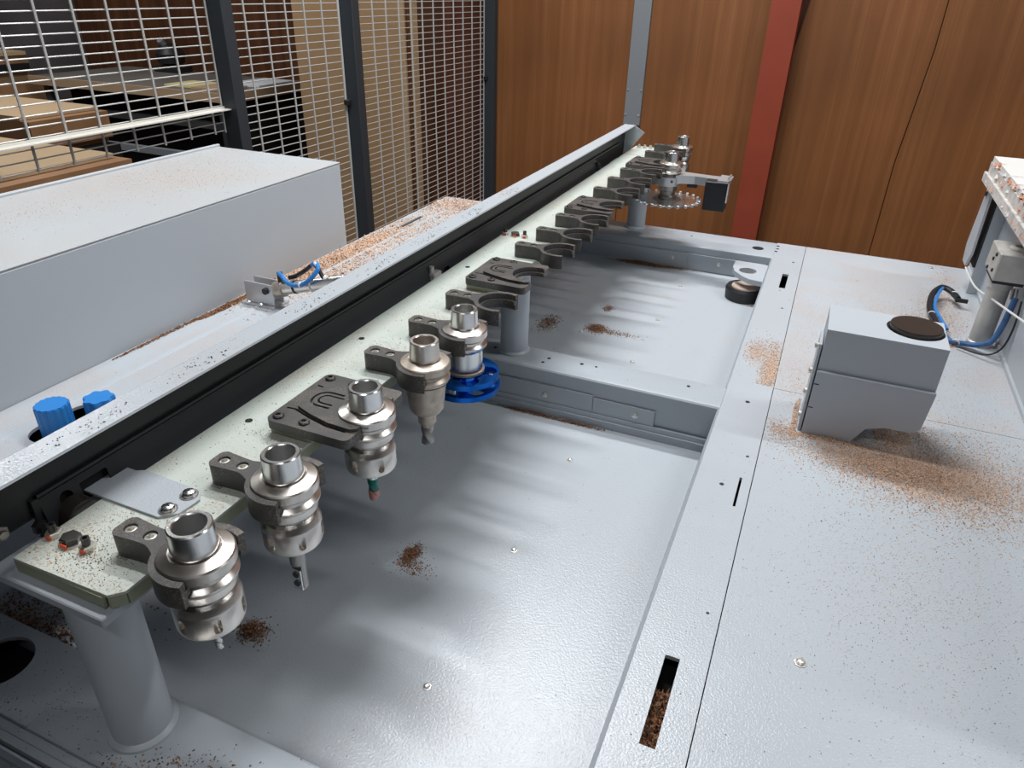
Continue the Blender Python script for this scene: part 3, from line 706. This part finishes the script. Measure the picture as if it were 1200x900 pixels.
MB().tube([(374,1500,118),(372,1497,95),(368,1492,60),(360,1490,30),(345,1505,14),(325,1515,8),(300,1515,8),(290,1545,8)],5.5,10).build('blue_hose','hose_d',hz,O)
MB().tube([(290,1545,8),(280,1600,10),(272,1670,14),(281,1745,22),(302,1786,26),(322,1775,22),(332,1745,18)],6.5,10).build('dark_hose','hose_b',hz,O)
MB().tube([(296,1560,14),(287,1610,17),(280,1668,20),(290,1735,28),(300,1765,32)],3.2,8).build('light_hose','hose',hz,O)
MB().tube([(380,1480,120),(381,1470,70),(372,1460,30),(350,1470,10),(310,1500,6)],1.8,6).build('thin_cable','hose_b',hz,O)
for p in ((275,1640,12),(326,1768,20),(308,1512,8)): MB().lathe([(7.5,-1.5),(8.4,0),(7.5,1.5)],p,14,(.3,1,.2)).build('tie','tie',hz,O)
MB().box(326,350,1735,1741,14,22).build('plug','rubber',hz,O)
tt=MB().tube([(345,1851,60),(345,1701,66),(345,1511,104),(346,1351,136),(347,1270,152)],2.0,6); tag(tt.build('cable_tie','tie',origin=(345,1500,90)),'long white cable tie stretched past the upright cylinder','cable tie')

# ------------------------------------------------------------------ left pneumatic cylinder
lc=root('lid_cylinder',(-1000,1090,0),'small horizontal steel cylinder in a bracket on the left deck, pushing the rack cover','cylinder'); O=(-1000,1090,0)
m=MB(); m.box(-1072,-985,1066,1116,0,4,bev=1); m.box(-1062,-990,1074,1078,4,50,bev=.5); m.box(-1062,-990,1104,1108,4,50,bev=.5); m.build('bracket','alu',lc,O)
for x in (-1052,-1020): MB().lathe([(6,0),(6,3),(3,5)],(x,1070,4),12).build('screw','steel_b',lc,O)
d=Vector((129,0,36)).normalized(); p0=Vector((-992,1091,36))
MB().cyl(tuple(p0),tuple(p0+d*22),17,20).build('end_cap','steel_d',lc,O)
MB().cyl(tuple(p0+d*22),tuple(p0+d*300),13.5,32).build('barrel','steel',lc,O)
MB().cyl(tuple(p0+d*300),tuple(p0+d*330),5,16).build('rod','steel_b',lc,O)
MB().cyl((-1006,1069,36),(-1006,1112,36),7,16).build('pivot_pin','rubber',lc,O)
MB().lathe([(14,-3),(14.4,0),(14,3)],tuple(p0+d*55),20,d).build('black_band','rubber',lc,O)
MB().cyl(tuple(p0+d*14+Vector((0,0,14))),tuple(p0+d*14+Vector((0,0,36))),6,12).build('elbow_fitting','rubber',lc,O)
lh_=root('hose_coil',(-920,1090,60),'small coil of blue and black hose tied onto the horizontal cylinder','hose'); O=(-920,1090,60)
MB().tube([(-979,1090,74),(-964,1080,73),(-942,1072,64),(-914,1070,66),(-891,1075,80),(-878,1088,100),(-890,1100,106),(-908,1108,98)],4.5,10).build('blue_hose','hose',lh_,O)
MB().tube([(-908,1108,98),(-928,1108,82),(-946,1100,70),(-960,1096,66)],4.5,10).build('black_hose','hose_b',lh_,O)
MB().tube([(-890,1096,104),(-878,1092,96),(-866,1088,84),(-850,1086,82),(-820,1086,92),(-780,1086,100)],4.2,10).build('black_hose','hose_b',lh_,O)
for p,a in (((-912,1071,67),(1,0,.1)),((-889,1096,105),(.5,.5,.1)),((-862,1088,84),(1,0,0))): MB().lathe([(5.5,-2.5),(6.6,0),(5.5,2.5)],p,12,a).build('tie','tie',lh_,O)
MB().lathe([(14.6,-2),(15.2,0),(14.6,2)],tuple(p0+d*100),20,d).build('tie','tie',lh_,O)

# ------------------------------------------------------------------ sawdust
def chips(name,mat,label,pts,smin,smax,flat=.45,aspect=1.6):
    """pts: (n,3) mm positions"""
    n=len(pts); P=np.asarray(pts,float)
    a=rng.uniform(0,2*PI,n); sz=rng.uniform(smin,smax,n)*rng.uniform(.6,1,n); asp=rng.uniform(1,aspect,n)
    tx=rng.normal(0,flat,n); ty=rng.normal(0,flat,n)
    u=np.stack([np.cos(a),np.sin(a),tx],1)*(sz*asp)[:,None]/2; v=np.stack([-np.sin(a),np.cos(a),ty],1)*sz[:,None]/2
    h=(sz*.35)[:,None]*np.array([0,0,1.])
    V=np.stack([P-u,P-v,P+u,P+v,P+h],1).reshape(-1,3)*S
    f=[]
    base=np.arange(n)*5
    F=np.stack([np.stack([base+i,base+(i+1)%4,base+4],1) for i in range(4)],1).reshape(-1,3)
    me=bpy.data.meshes.new(name); me.from_pydata(V.tolist(),[],F.tolist()); me.materials.append(M[mat])
    ob=bpy.data.objects.new(name,me); COL.objects.link(ob); ob['label']=label; ob['category']='sawdust'; ob['kind']='stuff'; return ob
def blob(n,cx,cy,rx,ry,z,rot=0,h=0,p=.5):
    r=rng.uniform(0,1,n)**p; a=rng.uniform(0,2*PI,n); x=r*np.cos(a)*rx; y=r*np.sin(a)*ry
    c,s=math.cos(rot),math.sin(rot)
    return np.stack([cx+x*c-y*s,cy+x*s+y*c,z+.3+h*rng.uniform(0,1,n)*(1-r)],1)
def gauss(n,cx,cy,sx,sy,z,h=0):
    x=rng.normal(0,1,n);y=rng.normal(0,1,n)
    return np.stack([cx+x*sx,cy+y*sy,z+.3+h*rng.uniform(0,1,n)*np.exp(-(x*x+y*y)/2)],1)
def uni(n,x0,x1,y0,y1,z): return np.stack([rng.uniform(x0,x1,n),rng.uniform(y0,y1,n),np.full(n,z+.25)],1)
def inbox(P,x0,x1,y0,y1): return P[(P[:,0]>x0)&(P[:,0]<x1)&(P[:,1]>y0)&(P[:,1]<y1)]
notbox=lambda P:P[~((P[:,0]>46)&(P[:,0]<214)&(P[:,1]>1046)&(P[:,1]<1152))]
# around the box
A=np.concatenate([gauss(12000,185,1005,62,26,0,3),gauss(13000,235,1000,70,50,0,1),blob(2200,95,1042,58,9,0,0,6),blob(1500,45,1090,8,70,0,0,4),gauss(900,30,1040,16,20,0,1),gauss(3500,300,1040,50,80,0),
   blob(2200,185,1100,28,44,0,0,4),gauss(700,225,1110,14,40,0)])
A=inbox(A,2,381,500,2030); 
A=A[~((A[:,1]>1046)&(A[:,1]<1152)&(A[:,0]>46)&(A[:,0]<122))]
chips('sawdust_heap','chips','pinkish sawdust heaped in front of and under the grey box',A,1.0,2.5)
B=np.concatenate([gauss(2600,-12,1240,9,50,0),gauss(900,-22,1320,22,35,0),gauss(700,-45,1310,10,25,0)]); B=inbox(B,-70,0,1180,1500)
chips('sawdust_trail','chips','orange sawdust strip along the seam left of the grey box',B,1.2,2.8)
C=notbox(inbox(np.concatenate([gauss(8000,150,1450,100,200,0),gauss(3800,60,1200,45,60,0),gauss(5000,220,1350,90,150,0),gauss(5000,200,760,90,110,0),gauss(1500,320,1150,50,200,0)]),3,381,420,2030))
chips('sawdust_film','chips','thin scatter of tan sawdust over the right deck plate',C,.6,1.4)
D=notbox(inbox(np.concatenate([gauss(1500,290,1640,28,50,0,2),gauss(500,300,1780,22,40,0),blob(300,300,1512,14,10,0,0,6),gauss(500,325,1860,12,80,0)]),200,381,1400,2030))
chips('sawdust_pile','chips','sawdust gathered inside the loop of hose at the right',D,1.2,2.8)
E_=inbox(np.concatenate([blob(9000,-1062,1370,34,260,0,-.03,8,.6),gauss(5000,-1060,1500,28,190,0,2),gauss(2400,-1030,1960,60,60,0,6),gauss(2600,-1000,1300,50,110,0,1),gauss(2000,-1000,1650,40,180,0,1),gauss(1300,-1088,1160,12,50,0,2)]),-1099,-800,1000,2038)
E_=E_[~((E_[:,0]>-1066)&(E_[:,0]<-1049)&(E_[:,1]>1688)&(E_[:,1]<1810))]
chips('sawdust_drift','chips','thick drift of orange shavings along the foot of the grey cabinet and fence',E_,1.8,4.6,.6,2.2)
F_=np.concatenate([blob(1800,-1085,1050,10,90,0,0,6),blob(800,-1092,900,5,140,0,0,3)])
chips('brown_shavings','chips_dk','brown shavings at the foot of the cabinet beside the cylinder bracket',inbox(F_,-1099,-1060,700,1180),1.8,4.2,.6)
G=np.concatenate([gauss(900,-408,634,6,10,-87,6),gauss(260,-396,615,14,8,-87),gauss(900,-513,440,10,8,-87,8),gauss(900,-400,1052,30,3,-87,4),gauss(600,-310,1052,24,2.5,-87,3)])
chips('sawdust_heap','chips_dk','small brown sawdust heaps on the floor of the near bay',G,1.0,2.8)
H=np.concatenate([gauss(1100,-392,1418,11,11,-66,5),gauss(400,-350,1412,26,7,-66),gauss(260,-400,1540,6,9,-66,2),gauss(2600,-410,1888,40,6,-66,8),gauss(700,-330,1894,26,2.5,-66,4),gauss(700,-500,1400,12,26,-66,3),gauss(900,-475,1170,16,8,-66,6),gauss(200,-94,1740,4,16,-66,3)])
chips('sawdust_heap','chips_dk','brown sawdust heaps on the floor of the far bay',inbox(H,-555,-84,1146,1900),1.2,3.2)
I=inbox(blob(5200,-36.5,465,7.5,70,-30,0,0,1),-44,-29,427,503); I=np.stack([rng.uniform(-44,-29,2600),rng.uniform(427,505,2600),-29+rng.uniform(0,1,2600)*10],1)
chips('shavings','chips_dk','brown wood shavings filling the long slot in the rail',I,2.0,6.0,.8,3)
J=np.concatenate([gauss(900,-330,225,60,20,0),gauss(600,-400,215,30,14,0),gauss(300,-255,230,30,12,0)]); J=inbox(J,-470,-80,206,290)
J=J[((J[:,0]-PX)**2+(J[:,1]-258)**2)>32**2]
chips('brown_shavings','chips_dk','brown crumbs on the near cross beam at the foot of the nearest post',J,1.0,2.6)
K=inbox(np.concatenate([gauss(2600,-770,320,50,22,-87,8),gauss(700,-700,340,50,40,-87)]),-890,-562,293,600)
chips('brown_shavings','chips_dk','dark brown shavings lying behind the near cross beam, left of the nearest post',K,1.5,4.0)
# dark specks everywhere
Sp=[uni(700,-1095,-600,300,1600,0),uni(200,-70,-2,0,2000,0),notbox(gauss(500,190,700,90,160,0)),notbox(uni(300,2,380,0,2030,0)),uni(240,-540,-95,300,1050,-87),uni(200,-540,-95,1150,1890,-66),uni(90,-540,-80,1072,1140,0),
    uni(260,-800,-480,207,290,0),gauss(140,-400,225,60,22,0),gauss(260,-560,245,50,30,0)]
Sp=np.concatenate(Sp); Sp=Sp[~((Sp[:,0]>-45)&(Sp[:,0]<-28)&(Sp[:,1]>426)&(Sp[:,1]<537))]
Sp=Sp[(((Sp[:,0]-PX)**2+(Sp[:,1]-258)**2)>28**2)&(((Sp[:,0]+650)**2+(Sp[:,1]-250)**2)>33**2)&~((Sp[:,0]<-900)&(Sp[:,1]>520)&(Sp[:,1]<645))]
chips('dark_specks','specks','fine dark specks scattered over the machine bed',inbox(Sp,-1099,381,-400,2035),.4,1.4,.2,1.8)
Rk=np.concatenate([uni(1100,-525,-419,245,2030,PZ),gauss(160,-470,262,18,10,PZ),gauss(120,-445,295,10,10,PZ)])
Rk=inbox(Rk,-525,-419,243,2160)
chips('dark_specks','specks','fine dark specks scattered over the rack plate',Rk,.4,1.5,.2,1.8)
Rd=[gauss(1300,-480,290,30,30,PZ)]
for k in list(range(1,15)): Rd.append(gauss(420,-450,clipY[k]-52,18,10,PZ)); Rd.append(gauss(90,-500,clipY[k]-40,20,22,PZ))
Rd=inbox(np.concatenate(Rd),-525,-419,243,2160)
chips('sawdust_film','chips','tan sawdust gathered between the clips on the rack plate',Rd,.5,1.3)
Ld=[gauss(70,-537,y,7,25,260) for y in (330,470,640,800,930,1100,1250)]
Ld=inbox(np.concatenate(Ld),-551,-524,200,2100)
Ld[:,2]+=-.6
chips('dark_specks','specks','fine dark specks on the pale top of the rack cover',Ld,.6,2.2,.2,1.8)
Cd=inbox(np.concatenate([gauss(900,-1330,820,50,90,209),gauss(2200,-1290,1250,80,160,209),gauss(500,-1400,1300,50,120,209)]),-1480,-1104,300,1490)
chips('sawdust_film','chips','thin sawdust on the top of the grey cabinet',Cd,.8,2.0)

# ------------------------------------------------------------------ lamps
def batten(x0,x1,y,label,power,color=(.97,.985,1)):
    cx=(x0+x1)/2
    r=root('ceiling_light',(cx,y,CZ),label,'ceiling light','long ceiling battens'); O=(cx,y,CZ)
    MB().box(x0,x1,y-70,y+70,CZ-40,CZ,bev=4).build('housing','chipbody',r,O)
    li=bpy.data.lights.new('batten_lamp','AREA'); li.shape='RECTANGLE'; li.size=(x1-x0)*S; li.size_y=.12; li.energy=power; li.color=color
    lo_=bpy.data.objects.new('lamp',li); COL.objects.link(lo_); lo_.parent=r; lo_.location=(0,0,-.045)
batten(-1350,-150,2150,'ceiling batten above the rack, towards the plywood wall',58)
batten(-1350,-250,1150,'ceiling batten above the middle of the rack cover',29)
batten(-4600,-3600,2300,'ceiling batten far beyond the fence on the left',48)
batten(800,2200,1700,'added fill batten to the right of the machine bed',32)  # added side fill lamp, placed to brighten the cabinet front
batten(-600,900,-900,'added fill batten behind the camera position',13)  # added fill lamp, brightens faces turned towards the camera

w=bpy.data.worlds.new('room_air'); bpy.context.scene.world=w; w.use_nodes=True
w.node_tree.nodes['Background'].inputs[0].default_value=(.6,.62,.65,1); w.node_tree.nodes['Background'].inputs[1].default_value=.05

# ------------------------------------------------------------------ camera
R=[[0.91732569,0.39746346,0.02315988],[0.21217573,-0.43881202,-0.87316978],[-0.33689025,0.80589504,-0.48686564]]
cam=bpy.data.cameras.new('camera'); co=bpy.data.objects.new('camera',cam); COL.objects.link(co)
Mx=Matrix(((R[0][0],-R[1][0],-R[2][0],0),(R[0][1],-R[1][1],-R[2][1],0),(R[0][2],-R[1][2],-R[2][2],.6),(0,0,0,1)))
co.matrix_world=Mx; cam.sensor_width=36; cam.lens=837.8/1200*36; cam.clip_start=.02
sc=bpy.context.scene; sc.camera=co
sc.view_settings.view_transform='Standard'; sc.view_settings.look='None'; sc.view_settings.gamma=1; sc.view_settings.use_curve_mapping=False
sc.view_settings.exposure=0.0
